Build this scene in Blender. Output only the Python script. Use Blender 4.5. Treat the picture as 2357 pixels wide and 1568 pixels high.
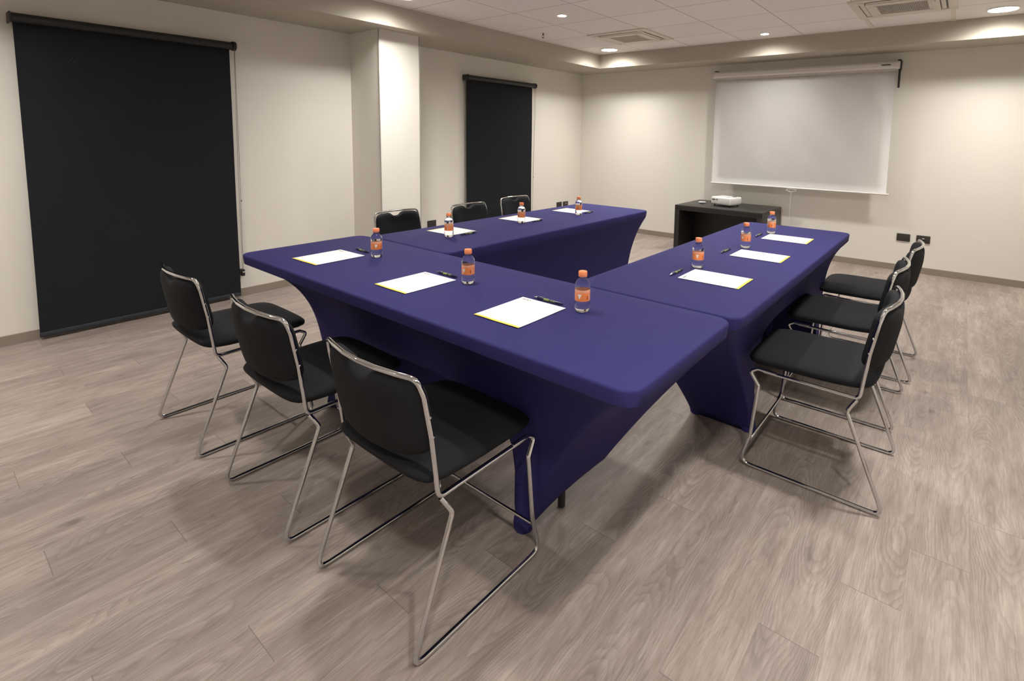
import bpy, bmesh, math, random
from mathutils import Vector, Matrix
R = math.radians
PI = math.pi
random.seed(7)
for o in list(bpy.data.objects):
    bpy.data.objects.remove(o)
scn = bpy.context.scene
col = scn.collection

# ------------------------------------------------------------------ camera
W_PX, H_PX = 2357.0, 1568.0
F_PX, CX, CY = 1200.75, 1287.995, 438.987
CAM = Vector((4.30967, -6.05372, 1.26274))
YAW, PITCH, ROLL = 0.657593, -0.104121, 0.0164983
cam_d = bpy.data.cameras.new('camera')
cam = bpy.data.objects.new('camera', cam_d)
col.objects.link(cam)
fw = Vector((-math.sin(YAW) * math.cos(PITCH), math.cos(YAW) * math.cos(PITCH), math.sin(PITCH)))
rt = Vector((math.cos(YAW), math.sin(YAW), 0))
up = rt.cross(fw)
rt2 = rt * math.cos(ROLL) + up * math.sin(ROLL)
up2 = -rt * math.sin(ROLL) + up * math.cos(ROLL)
m = Matrix((rt2, up2, -fw)).transposed().to_4x4()
m.translation = CAM
cam.matrix_world = m
cam_d.sensor_fit = 'HORIZONTAL'
cam_d.sensor_width = 36.0
cam_d.lens = F_PX / W_PX * 36.0
cam_d.shift_x = (W_PX / 2 - CX) / W_PX
cam_d.shift_y = (CY - H_PX / 2) / W_PX
cam_d.clip_start = 0.05
scn.camera = cam

# ------------------------------------------------------------------ world, exposure, lamp strengths
w = bpy.data.worlds.new('world')
scn.world = w
w.use_nodes = True
w.node_tree.nodes['Background'].inputs[0].default_value = (1.0, 0.95, 0.9, 1)
w.node_tree.nodes['Background'].inputs[1].default_value = 0.02
scn.view_settings.view_transform = 'Standard'
scn.view_settings.look = 'None'
scn.view_settings.exposure = 0.0
scn.view_settings.gamma = 1.0
scn.view_settings.use_curve_mapping = False
LAMP_COL = (1.0, 0.955, 0.90)
BIG_L = 565.0       # radiance of a large ceiling disc
BEAM = 1.9         # beam exponent of the lenses
SMALL_L = 2500.0    # radiance of a small spot

# ------------------------------------------------------------------ dimensions (metres)
HS, HC = 2.117, 2.286          # soffit underside, tiled ceiling
RX, RY = 5.36, -8.3            # right wall, rear wall
SX0, SX1 = 0.596, 4.76         # inner edges of the soffit
SY0, SY1 = -0.469, -7.85
TX0, TDX = 1.221, 0.5867       # tile lines in x
TY0, TDY = -1.0, 0.575         # tile lines in y
BB = 0.06

# ------------------------------------------------------------------ material helpers
def mat(name, rgb, rough=0.5, metal=0.0, **kw):
    m = bpy.data.materials.new(name)
    m.use_nodes = True
    b = m.node_tree.nodes['Principled BSDF']
    b.inputs['Base Color'].default_value = (*rgb, 1)
    b.inputs['Roughness'].default_value = rough
    b.inputs['Metallic'].default_value = metal
    for k, v in kw.items():
        b.inputs[k.replace('_', ' ')].default_value = v
    return m
class NT:
    def __init__(s, m):
        s.t = m.node_tree; s.b = s.t.nodes['Principled BSDF']
    def n(s, typ, **kw):
        x = s.t.nodes.new(typ)
        for k, v in kw.items(): setattr(x, k, v)
        return x
    def l(s, a, b): s.t.links.new(a, b)
    def math(s, op, a, b=None, c=None):
        x = s.n('ShaderNodeMath', operation=op)
        for i, v in enumerate((a, b, c)):
            if v is None: continue
            if isinstance(v, (int, float)): x.inputs[i].default_value = v
            else: s.l(v, x.inputs[i])
        return x.outputs[0]
    def mix(s, f, a, b, mode='MIX'):
        x = s.n('ShaderNodeMix', data_type='RGBA', blend_type=mode)
        for i, v in ((0, f), (6, a), (7, b)):
            if isinstance(v, (int, float)): x.inputs[i].default_value = v
            elif isinstance(v, tuple): x.inputs[i].default_value = (*v, 1)
            else: s.l(v, x.inputs[i])
        return x.outputs[2]
    def ramp(s, f, *stops):
        x = s.n('ShaderNodeValToRGB')
        e = x.color_ramp.elements
        while len(e) < len(stops): e.new(0.5)
        for i, (p, c) in enumerate(stops):
            e[i].position = p
            e[i].color = (*c, 1) if isinstance(c, tuple) else (c, c, c, 1)
        s.l(f, x.inputs[0])
        return x.outputs[0]
    def noise(s, vec, scale, detail=3, rough=0.5, dist=0.0):
        x = s.n('ShaderNodeTexNoise')
        x.inputs['Scale'].default_value = scale
        x.inputs['Detail'].default_value = detail
        x.inputs['Roughness'].default_value = rough
        x.inputs['Distortion'].default_value = dist
        if vec is not None: s.l(vec, x.inputs['Vector'])
        return x.outputs['Fac']
    def comb(s, x, y, z):
        c = s.n('ShaderNodeCombineXYZ')
        for i, v in enumerate((x, y, z)):
            if isinstance(v, (int, float)): c.inputs[i].default_value = v
            else: s.l(v, c.inputs[i])
        return c.outputs[0]
    def bump(s, h, strength, dist=0.001):
        x = s.n('ShaderNodeBump')
        x.inputs['Strength'].default_value = strength
        x.inputs['Distance'].default_value = dist
        s.l(h, x.inputs['Height'])
        s.l(x.outputs[0], s.b.inputs['Normal'])

def wall_mat(name, rgb):
    m = mat(name, rgb, 0.75)
    t = NT(m); tc = t.n('ShaderNodeTexCoord').outputs['Object']
    n1 = t.noise(tc, 160, 2)
    n2 = t.noise(tc, 1.3, 2)
    f = t.math('ADD', t.math('MULTIPLY', n1, 0.06), t.math('MULTIPLY', n2, 0.05))
    c = t.mix(t.math('ADD', f, 0.45), tuple(x * 0.96 for x in rgb), tuple(x * 1.04 for x in rgb))
    t.l(c, t.b.inputs['Base Color'])
    t.bump(n1, 0.25, 0.0006)
    return m
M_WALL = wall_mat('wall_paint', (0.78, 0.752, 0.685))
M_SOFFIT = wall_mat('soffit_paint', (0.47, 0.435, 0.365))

def ceiling_mat():
    m = mat('ceiling_tile', (0.80, 0.74, 0.71), 0.85)
    t = NT(m); tc = t.n('ShaderNodeTexCoord').outputs['Object']
    sp = t.n('ShaderNodeSeparateXYZ'); t.l(tc, sp.inputs[0])
    def line(c, o, d, wdt):
        u = t.math('DIVIDE', t.math('SUBTRACT', c, o), d)
        fr = t.math('FRACT', t.math('ADD', u, 40.5))
        dd = t.math('MULTIPLY', t.math('ABSOLUTE', t.math('SUBTRACT', fr, 0.5)), d)
        return t.math('LESS_THAN', dd, wdt)
    ln = t.math('MAXIMUM', line(sp.outputs[0], TX0, TDX, 0.0035), line(sp.outputs[1], TY0, TDY, 0.0035))
    ix = t.math('FLOOR', t.math('DIVIDE', t.math('SUBTRACT', sp.outputs[0], TX0), TDX))
    iy = t.math('FLOOR', t.math('DIVIDE', t.math('SUBTRACT', sp.outputs[1], TY0), TDY))
    wn = t.n('ShaderNodeTexWhiteNoise'); t.l(t.comb(ix, iy, 0), wn.inputs['Vector'])
    base = t.mix(wn.outputs['Value'], (0.87, 0.84, 0.82), (0.92, 0.89, 0.87))
    n1 = t.noise(tc, 220, 2)
    base = t.mix(t.math('MULTIPLY', n1, 0.10), base, (0.6, 0.55, 0.53))
    c = t.mix(ln, base, (0.43, 0.39, 0.36))
    t.l(c, t.b.inputs['Base Color'])
    return m
M_CEIL = ceiling_mat()

def wood_floor():
    m = mat('oak_floor', (0.4, 0.33, 0.28), 0.42)
    t = NT(m); tc = t.n('ShaderNodeTexCoord').outputs['Object']
    sp = t.n('ShaderNodeSeparateXYZ'); t.l(tc, sp.inputs[0])
    x, y = sp.outputs[0], sp.outputs[1]
    PW, PL = 0.1466, 1.11
    u = t.math('DIVIDE', t.math('SUBTRACT', x, 2.95 - 40 * PW), PW)
    ci = t.math('FLOOR', u)
    v = t.math('SUBTRACT', t.math('DIVIDE', t.math('ADD', y, 5.57 + 20 * PL), PL), t.math('MULTIPLY', ci, 0.25))
    vi = t.math('FLOOR', v)
    fv = t.math('FRACT', v); fu = t.math('FRACT', u)
    wn = t.n('ShaderNodeTexWhiteNoise'); t.l(t.comb(ci, vi, 3.0), wn.inputs['Vector'])
    rnd = wn.outputs['Value']
    wn2 = t.n('ShaderNodeTexWhiteNoise'); t.l(t.comb(vi, ci, 9.0), wn2.inputs['Vector'])
    rnd2 = wn2.outputs['Value']
    # joints
    ev = t.math('MULTIPLY', t.math('MINIMUM', fv, t.math('SUBTRACT', 1.0, fv)), PL)
    eu = t.math('MULTIPLY', t.math('MINIMUM', fu, t.math('SUBTRACT', 1.0, fu)), PW)
    jv = t.math('LESS_THAN', ev, 0.0012)
    ju = t.math('LESS_THAN', eu, 0.0007)
    # grain
    off = t.math('MULTIPLY', rnd, 37.0)
    gx = t.math('ADD', x, off)
    # flat-sawn figure: nested arches along the plank, bent by slow noise
    xl = t.math('SUBTRACT', t.math('MULTIPLY', t.math('SUBTRACT', fu, 0.5), PW), t.math('MULTIPLY', t.math('SUBTRACT', rnd2, 0.5), 0.09))
    sgn = t.math('SUBTRACT', t.math('MULTIPLY', t.math('GREATER_THAN', rnd, 0.5), 2.0), 1.0)
    slow = t.noise(t.comb(gx, t.math('MULTIPLY', y, 0.33), t.math('MULTIPLY', rnd2, 11.0)), 7.5, 2, 0.5)
    wob = t.noise(t.comb(gx, t.math('MULTIPLY', y, 0.45), rnd2), 42, 2, 0.5)
    f1 = t.math('MULTIPLY', t.math('MULTIPLY', y, sgn), 11.0)
    f2 = t.math('MULTIPLY', t.math('MULTIPLY', xl, xl), 1150.0)
    f3 = t.math('ADD', t.math('MULTIPLY', slow, 9.0), t.math('MULTIPLY', wob, 0.8))
    ff = t.math('ADD', t.math('ADD', f1, f2), f3)
    saw = t.math('FRACT', ff)
    ringl = t.ramp(saw, (0.0, 0.9), (0.20, 0.55), (0.62, 0.0), (0.90, 0.0), (1.0, 0.9))
    fine = t.noise(t.comb(gx, t.math('MULTIPLY', y, 0.045), off), 240, 3, 0.6)
    med = t.noise(t.comb(gx, t.math('MULTIPLY', y, 0.14), off), 26, 4, 0.62)
    cloud = t.noise(t.comb(gx, t.math('MULTIPLY', y, 0.42), off), 5.5, 3, 0.55)
    spots = t.noise(t.comb(gx, t.math('MULTIPLY', y, 0.40), rnd2), 15.0, 2, 0.5)
    pores = t.noise(t.comb(gx, t.math('MULTIPLY', y, 0.10), off), 120, 2, 0.5)
    c = t.mix(t.ramp(med, (0.28, 0.0), (0.72, 1.0)), (0.238, 0.190, 0.166), (0.410, 0.350, 0.310))
    c = t.mix(t.ramp(fine, (0.42, 0.0), (0.68, 0.45)), c, (0.185, 0.148, 0.129))
    c = t.mix(t.ramp(pores, (0.55, 0.0), (0.72, 0.35)), c, (0.16, 0.13, 0.115))
    amp = t.ramp(cloud, (0.38, 0.06), (0.62, 0.52))
    c = t.mix(t.math('MULTIPLY', ringl, amp), c, (0.120, 0.094, 0.084))
    c = t.mix(t.ramp(cloud, (0.50, 0.0), (0.78, 0.50)), c, (0.205, 0.165, 0.145))
    c = t.mix(t.ramp(spots, (0.70, 0.0), (0.80, 0.60)), c, (0.095, 0.076, 0.070))
    tone = t.math('ADD', t.math('MULTIPLY', rnd2, 0.16), 0.92)
    cv = t.n('ShaderNodeVectorMath', operation='SCALE'); t.l(c, cv.inputs[0]); t.l(tone, cv.inputs['Scale'])
    c = t.mix(t.math('MULTIPLY', jv, 0.65), cv.outputs[0], (0.13, 0.10, 0.085))
    c = t.mix(t.math('MULTIPLY', ju, 0.22), c, (0.17, 0.13, 0.11))
    t.l(c, t.b.inputs['Base Color'])
    t.l(t.math('ADD', t.math('MULTIPLY', med, 0.12), 0.40), t.b.inputs['Roughness'])
    t.b.inputs['Specular IOR Level'].default_value = 0.35
    t.bump(fine, 0.10, 0.0008)
    return m
M_FLOOR = wood_floor()
def base_mat():
    m = mat('baseboard_wood', (0.27, 0.225, 0.185), 0.5)
    t = NT(m); tc = t.n('ShaderNodeTexCoord').outputs['Object']
    mp = t.n('ShaderNodeMapping'); mp.inputs['Scale'].default_value = (3, 3, 60); t.l(tc, mp.inputs[0])
    n = t.noise(mp.outputs[0], 4, 4, 0.6)
    t.l(t.mix(n, (0.20, 0.165, 0.135), (0.36, 0.30, 0.25)), t.b.inputs['Base Color'])
    return m
M_BASE = base_mat()
def fabric(name, rgb, rough=0.9, scale=420, var=0.12, bump=0.4, sheen=0.0):
    m = mat(name, rgb, rough)
    t = NT(m); tc = t.n('ShaderNodeTexCoord').outputs['Object']
    n1 = t.noise(tc, scale, 2)
    n2 = t.noise(tc, 4.0, 3)
    f = t.math('ADD', t.math('MULTIPLY', n1, 0.7), t.math('MULTIPLY', n2, 0.3))
    t.l(t.mix(f, tuple(x * (1 - var) for x in rgb), tuple(x * (1 + var) for x in rgb)), t.b.inputs['Base Color'])
    if sheen:
        t.b.inputs['Sheen Weight'].default_value = sheen
        t.b.inputs['Sheen Roughness'].default_value = 0.5
        t.b.inputs['Sheen Tint'].default_value = (*[min(1, x * 3 + 0.1) for x in rgb], 1)
    t.b.inputs['Specular IOR Level'].default_value = 0.2
    t.bump(n1, bump, 0.0008)
    return m
M_CLOTH = fabric('navy_spandex', (0.0245, 0.0222, 0.108), 0.75, 500, 0.10, 0.3, 0.0)
M_CLOTH.node_tree.nodes['Principled BSDF'].inputs['Specular IOR Level'].default_value = 0.18
M_SEAT = fabric('black_upholstery', (0.0115, 0.0122, 0.0142), 0.85, 600, 0.2, 0.5, 0.0)
M_BLIND = fabric('charcoal_blind', (0.036, 0.040, 0.048), 0.8, 700, 0.2, 0.5)
M_CHROME = mat('chrome', (0.66, 0.67, 0.68), 0.09, 1.0)
M_BLACK = mat('black_plastic', (0.012, 0.012, 0.013), 0.4)
M_BLACKM = mat('black_metal', (0.015, 0.015, 0.016), 0.5)
M_WHITE = mat('white_plastic', (0.78, 0.76, 0.74), 0.35)
M_WHITEM = mat('white_metal', (0.78, 0.76, 0.72), 0.35)
M_ACW = mat('cream_plastic', (0.74, 0.69, 0.61), 0.45)
M_SCREEN = fabric('screen_vinyl', (0.93, 0.915, 0.90), 0.7, 300, 0.02, 0.1)
M_PAPER = mat('paper', (0.86, 0.84, 0.82), 0.6)
M_YELLOW = mat('yellow_print', (0.80, 0.60, 0.07), 0.6)
M_GREY = mat('grey_print', (0.22, 0.17, 0.18), 0.6)
M_LGREY = mat('pale_grey_print', (0.45, 0.45, 0.45), 0.6)
M_NAVY = mat('navy_plastic', (0.012, 0.014, 0.06), 0.25)
M_GREEN = mat('lime_print', (0.20, 0.25, 0.06), 0.4)
M_ORANGE = mat('orange_plastic', (0.88, 0.27, 0.11), 0.4)
M_OLABEL = mat('orange_label', (0.88, 0.27, 0.08), 0.4)
M_OLPINK = mat('pale_orange_label', (0.78, 0.36, 0.22), 0.4)
M_OLDARK = mat('deep_orange_label', (0.50, 0.07, 0.02), 0.4)
M_CONS = mat('black_laminate', (0.018, 0.0165, 0.015), 0.38)
M_PLATE = mat('dark_plate', (0.035, 0.030, 0.026), 0.4)
M_REF = mat('reflector', (0.8, 0.8, 0.78), 0.3)
M_GLASS = mat('water_clear', (0.97, 0.985, 1.0), 0.01, 0.0, IOR=1.33)
M_GLASS.node_tree.nodes['Principled BSDF'].inputs['Transmission Weight'].default_value = 1.0
def emis(name, rgb, s):
    m = mat(name, (0.8, 0.8, 0.8), 0.5)
    b = m.node_tree.nodes['Principled BSDF']
    b.inputs['Emission Color'].default_value = (*rgb, 1)
    # lens optics: the beam narrows towards straight down
    t = NT(m); g = t.n('ShaderNodeNewGeometry')
    d = t.n('ShaderNodeVectorMath', operation='DOT_PRODUCT')
    t.l(g.outputs['Incoming'], d.inputs[0]); t.l(g.outputs['True Normal'], d.inputs[1])
    c = t.math('MAXIMUM', d.outputs['Value'], 0.0)
    t.l(t.math('MULTIPLY', t.math('POWER', c, BEAM), s), b.inputs['Emission Strength'])
    return m
M_EBIG = emis('lit_diffuser', LAMP_COL, BIG_L)
M_ESML = emis('lit_spot', LAMP_COL, SMALL_L)

# ------------------------------------------------------------------ object helpers
def obj(name, bm, mats, parent=None, smooth=False, ang=None):
    me = bpy.data.meshes.new(name)
    bmesh.ops.recalc_face_normals(bm, faces=bm.faces)
    bm.to_mesh(me); bm.free()
    if not isinstance(mats, (list, tuple)): mats = [mats]
    for x in mats: me.materials.append(x)
    if smooth or ang:
        for p in me.polygons: p.use_smooth = True
        if ang: me.set_sharp_from_angle(angle=R(ang))
    o = bpy.data.objects.new(name, me)
    col.objects.link(o)
    o.parent = parent
    return o
def tag(o, label, cat, group=None):
    o['label'] = label; o['category'] = cat
    if group: o['group'] = group
    return o
def thing(name, label, cat, loc=(0, 0, 0), rz=0.0, group=None):
    o = bpy.data.objects.new(name, None)
    col.objects.link(o)
    o.location = loc; o.rotation_euler = (0, 0, rz)
    o.empty_display_size = 0.1
    return tag(o, label, cat, group)
def struct(name, bm, mats, parent=None, **kw):
    o = obj(name, bm, mats, parent, **kw)
    o['kind'] = 'structure'
    return o
def dup(root, loc, rz, label, group=None, scale=None):
    r = root.copy(); col.objects.link(r)
    r.location = loc; r.rotation_euler = (0, 0, rz)
    if scale: r.scale = scale
    r['label'] = label
    if group: r['group'] = group
    for ch in list(root.children):
        c = ch.copy(); col.objects.link(c); c.parent = r
        for g in list(ch.children):
            d = g.copy(); col.objects.link(d); d.parent = c
    return r
def bx(bm, x0, x1, y0, y1, z0, z1, mi=0, bev=0.0, seg=2):
    r = bmesh.ops.create_cube(bm, size=1.0)
    vs = r['verts']
    for v in vs:
        v.co = Vector(((x0 + x1) / 2 + v.co.x * (x1 - x0), (y0 + y1) / 2 + v.co.y * (y1 - y0), (z0 + z1) / 2 + v.co.z * (z1 - z0)))
    fs = list({f for v in vs for f in v.link_faces})
    for f in fs: f.material_index = mi
    if bev > 0:
        es = list({e for v in vs for e in v.link_edges})
        rr = bmesh.ops.bevel(bm, geom=es, offset=bev, segments=seg, profile=0.5, affect='EDGES')
        for f in rr['faces']: f.material_index = mi
    return vs
def fillet(pts, rad, n=5):
    """round the inner corners of a polyline; rad is one value or one per point"""
    P = [Vector(p) for p in pts]
    out = [P[0]]
    for i in range(1, len(P) - 1):
        r = rad[i] if isinstance(rad, (list, tuple)) else rad
        a, b, c = P[i - 1], P[i], P[i + 1]
        d1 = (a - b); d2 = (c - b)
        l1, l2 = d1.length, d2.length
        d1.normalize(); d2.normalize()
        ang = d1.angle(d2)
        if r <= 0 or ang > PI - 0.03:
            out.append(b); continue
        t = min(r / math.tan(ang / 2), l1 * 0.48, l2 * 0.48)
        p0, p1 = b + d1 * t, b + d2 * t
        for k in range(n + 1):
            s = k / n
            out.append(p0 * (1 - s) ** 2 + b * 2 * s * (1 - s) + p1 * s * s)
    out.append(P[-1])
    return out
def tube(bm, pts, r, seg=12, caps=True, mi=0):
    P = [Vector(p) for p in pts]
    n = len(P)
    T = []
    for i in range(n):
        a = P[max(0, i - 1)]; b = P[min(n - 1, i + 1)]
        T.append((b - a).normalized())
    ref = Vector((0, 0, 1)) if abs(T[0].z) < 0.9 else Vector((1, 0, 0))
    N = (ref - T[0] * ref.dot(T[0])).normalized()
    rings = []
    for i in range(n):
        if i:
            ax = T[i - 1].cross(T[i])
            if ax.length > 1e-7:
                N = Matrix.Rotation(T[i - 1].angle(T[i]), 3, ax.normalized()) @ N
            N = (N - T[i] * N.dot(T[i])).normalized()
        B = T[i].cross(N)
        rr = r[i] if isinstance(r, (list, tuple)) else r
        rings.append([bm.verts.new(P[i] + (N * math.cos(2 * PI * k / seg) + B * math.sin(2 * PI * k / seg)) * rr) for k in range(seg)])
    for i in range(n - 1):
        for k in range(seg):
            f = bm.faces.new((rings[i][k], rings[i][(k + 1) % seg], rings[i + 1][(k + 1) % seg], rings[i + 1][k]))
            f.material_index = mi
    if caps:
        for rg in (rings[0], rings[-1]):
            f = bm.faces.new(rg); f.material_index = mi
def lathe(bm, prof, seg=32, cx=0, cy=0, mi=0, cap0=True, cap1=True):
    rings = []
    for r, z in prof:
        rings.append([bm.verts.new((cx + r * math.cos(2 * PI * k / seg), cy + r * math.sin(2 * PI * k / seg), z)) for k in range(seg)])
    for i in range(len(rings) - 1):
        for k in range(seg):
            f = bm.faces.new((rings[i][k], rings[i][(k + 1) % seg], rings[i + 1][(k + 1) % seg], rings[i + 1][k]))
            f.material_index = mi
    if cap0: bm.faces.new(rings[0]).material_index = mi
    if cap1: bm.faces.new(rings[-1]).material_index = mi
    return rings

# ------------------------------------------------------------------ room shell
bm = bmesh.new(); bx(bm, -0.15, RX + 0.15, RY - 0.15, 0.15, -0.1, 0.0)
struct('floor', bm, M_FLOOR)
bm = bmesh.new(); bx(bm, -0.15, 0.0, RY - 0.15, 0.15, 0.0, HS)
struct('wall_left', bm, M_WALL)
bm = bmesh.new(); bx(bm, 0.0, RX, 0.0, 0.15, 0.0, HS)
struct('wall_back', bm, M_WALL)
bm = bmesh.new(); bx(bm, RX, RX + 0.15, RY - 0.15, 0.15, 0.0, HS)
struct('wall_right', bm, M_WALL)
bm = bmesh.new(); bx(bm, 0.0, RX, RY - 0.15, RY, 0.0, HS)
struct('wall_rear', bm, M_WALL)
# soffit: a dropped band round the room
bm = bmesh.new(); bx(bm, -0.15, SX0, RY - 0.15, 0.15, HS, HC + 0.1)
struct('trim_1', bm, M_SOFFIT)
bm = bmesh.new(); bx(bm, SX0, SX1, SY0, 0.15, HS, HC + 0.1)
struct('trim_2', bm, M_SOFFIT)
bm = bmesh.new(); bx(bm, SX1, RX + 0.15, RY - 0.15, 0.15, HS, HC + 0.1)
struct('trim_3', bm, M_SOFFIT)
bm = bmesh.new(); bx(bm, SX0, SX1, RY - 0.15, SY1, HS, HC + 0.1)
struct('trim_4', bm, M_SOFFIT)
# lights: (x, y)
BIG = [(0.908, -0.735), (0.908, -3.59), (2.688, -2.44), (4.46, -0.735), (4.46, -3.65), (4.42, -6.12), (0.908, -6.05), (4.10, -7.30), (1.80, -7.40), (2.70, -5.02)]  # both rearmost lamps are unseen fill, added to brighten the foreground floor
SMALL = [(1.515, -2.44), (2.688, -0.735), (4.42, -5.28), (3.56, -3.25)]
BR, SR = 0.092, 0.036
# tiled ceiling with round openings for the lamps
xs = [SX0] + [TX0 + TDX * k for k in range(0, 7) if TX0 + TDX * k < SX1 - 0.05] + [SX1]
ys = [SY0] + [TY0 - TDY * k for k in range(0, 13) if TY0 - TDY * k > SY1 + 0.05] + [SY1]
bm = bmesh.new()
for i in range(len(xs) - 1):
    for j in range(len(ys) - 1):
        x0, x1, y0, y1 = xs[i], xs[i + 1], ys[j + 1], ys[j]
        hit = None
        for (lx, ly) in BIG:
            if x0 < lx < x1 and y0 < ly < y1: hit = (lx, ly, BR)
        for (lx, ly) in SMALL:
            if x0 < lx < x1 and y0 < ly < y1: hit = (lx, ly, SR)
        if not hit:
            bm.faces.new([bm.verts.new(p) for p in ((x0, y0, HC), (x1, y0, HC), (x1, y1, HC), (x0, y1, HC))])
        else:
            lx, ly, r = hit
            n = 32
            inner, outer = [], []
            for k in range(n):
                a = 2 * PI * (k + 0.5) / n
                ca, sa = math.cos(a), math.sin(a)
                inner.append(bm.verts.new((lx + r * ca, ly + r * sa, HC)))
                tx = ((x1 - lx) if ca > 0 else (lx - x0)) / max(abs(ca), 1e-6)
                ty = ((y1 - ly) if sa > 0 else (ly - y0)) / max(abs(sa), 1e-6)
                tt = min(tx, ty)
                outer.append(bm.verts.new((lx + tt * ca, ly + tt * sa, HC)))
            for k in range(n):
                k2 = (k + 1) % n
                bm.faces.new((inner[k], outer[k], outer[k2], inner[k2]))
            for cxx, cyy in ((x0, y0), (x1, y0), (x1, y1), (x0, y1)):
                a = math.atan2(cyy - ly, cxx - lx) % (2 * PI)
                k = int((a / (2 * PI) * n) - 0.5) % n
                c = bm.verts.new((cxx, cyy, HC))
                bm.faces.new((outer[k], c, outer[(k + 1) % n]))
struct('ceiling', bm, M_CEIL)
bm = bmesh.new(); bx(bm, -0.15, RX + 0.15, RY - 0.15, 0.15, HC + 0.1, HC + 0.2)
struct('ceiling_slab', bm, M_WALL)
# wide tee bars in the first half row of tiles
bm = bmesh.new(); bx(bm, 3.552, 3.582, -0.975, SY0 - 0.001, HC - 0.006, HC + 0.02)
struct('trim_5', bm, M_ACW)
bm = bmesh.new(); bx(bm, 4.14, 4.17, -0.975, SY0 - 0.001, HC - 0.006, HC + 0.02)
struct('trim_6', bm, M_ACW)
# column
CX1, CY0, CY1 = 0.430, -3.499, -3.097
bm = bmesh.new(); bx(bm, 0.0, CX1, CY0, CY1, 0.0, HS)
struct('wall_column', bm, M_WALL)
bm = bmesh.new(); bx(bm, CX1 - 0.003, CX1 + 0.004, CY0 - 0.004, CY0 + 0.003, BB, HS - 0.001)
struct('trim_7', bm, mat('corner_bead', (0.36, 0.34, 0.31), 0.4))
bm = bmesh.new(); bx(bm, CX1 - 0.003, CX1 + 0.004, CY1 - 0.003, CY1 + 0.004, BB, HS - 0.001)
struct('trim_8', bm, bpy.data.materials['corner_bead'])
# baseboards
BT = 0.012
bm = bmesh.new(); bx(bm, 0.0, BT, RY, CY0 - BT, 0, BB); bx(bm, 0.0, BT, CY1 + BT, 0.0, 0, BB)
bx(bm, 0.0, CX1 + BT, CY0 - BT, CY0, 0, BB); bx(bm, 0.0, CX1 + BT, CY1, CY1 + BT, 0, BB); bx(bm, CX1, CX1 + BT, CY0, CY1, 0, BB)
struct('baseboard_left', bm, M_BASE)
bm = bmesh.new(); bx(bm, BT, RX - BT, -BT, 0.0, 0, BB)
struct('baseboard_back', bm, M_BASE)
bm = bmesh.new(); bx(bm, RX - BT, RX, RY, 0.0, 0, BB)
struct('baseboard_right', bm, M_BASE)
bm = bmesh.new(); bx(bm, BT, RX - BT, RY, RY + BT, 0, BB)
struct('baseboard_rear', bm, M_BASE)

# ------------------------------------------------------------------ ceiling lamps
def lamp(kind, r, depth, em, label, group):
    t = thing(kind, label, 'ceiling light', (0, 0, HC), 0, group)
    bm = bmesh.new()
    lathe(bm, [(r + 0.014, -0.004), (r, -0.006), (r - 0.001, 0.0), (r - 0.002, depth + 0.012), (r + 0.012, depth + 0.012), (r + 0.0005, 0.0), (r + 0.014, 0.0), (r + 0.014, -0.004)], 40, cap0=False, cap1=False)
    obj('housing', bm, M_WHITE, t, ang=40)
    bm = bmesh.new()
    lathe(bm, [(r - 0.003, depth), (r - 0.003, depth + 0.006)], 40)
    obj('diffuser', bm, em, t, ang=40)
    return t
big_lab = ['large round ceiling light nearest the room corner, bright disc', 'large round ceiling light above and in front of the column, cut by the top edge',
           'large round ceiling light cut by the top edge near the centre of the ceiling', 'large round ceiling light at the far right, beside the air conditioner with black grille',
           'large round ceiling light above the right chairs', 'large round ceiling light at the rear right of the room',
           'large round ceiling light at the rear left of the room', 'added unseen round fill light furthest to the rear, right one', 'added unseen round fill light furthest to the rear, left one', 'large round ceiling light right above the front table']
sml_lab = ['small bright ceiling spot in the tile beside the sprinkler', 'small bright ceiling spot above the projection screen',
           'small ceiling spot between the two tables ends at the right rear', 'small ceiling spot above the right table']
b0 = lamp('ceiling_downlight', BR, 0.014, M_EBIG, big_lab[0], 'large round ceiling lights')
s0 = lamp('ceiling_spotlight', SR, 0.005, M_ESML, sml_lab[0], 'small ceiling spots')
for i, (x, y) in enumerate(BIG):
    if i == 0: b0.location = (x, y, HC)
    else: dup(b0, (x, y, HC), 0, big_lab[i])
for i, (x, y) in enumerate(SMALL):
    if i == 0: s0.location = (x, y, HC)
    else: dup(s0, (x, y, HC), 0, sml_lab[i])

# sprinkler
t = thing('fire_sprinkler', 'small metal fire sprinkler hanging from the ceiling tile near the left soffit', 'sprinkler', (0.885, -1.93, HC))
bm = bmesh.new(); lathe(bm, [(0.022, -0.004), (0.022, -0.0005)], 20); obj('escutcheon', bm, M_WHITEM, t, ang=40)
bm = bmesh.new(); lathe(bm, [(0.007, -0.02), (0.007, -0.004)], 12)
tube(bm, fillet([(-0.006, 0, -0.018), (-0.012, 0, -0.03), (0, 0, -0.045)], 0.004), 0.0018, 6)
tube(bm, fillet([(0.006, 0, -0.018), (0.012, 0, -0.03), (0, 0, -0.045)], 0.004), 0.0018, 6)
obj('sprinkler_body', bm, M_BLACKM, t, ang=40)
bm = bmesh.new(); lathe(bm, [(0.013, -0.048), (0.013, -0.0455)], 16); obj('deflector', bm, M_BLACKM, t, ang=40)

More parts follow.
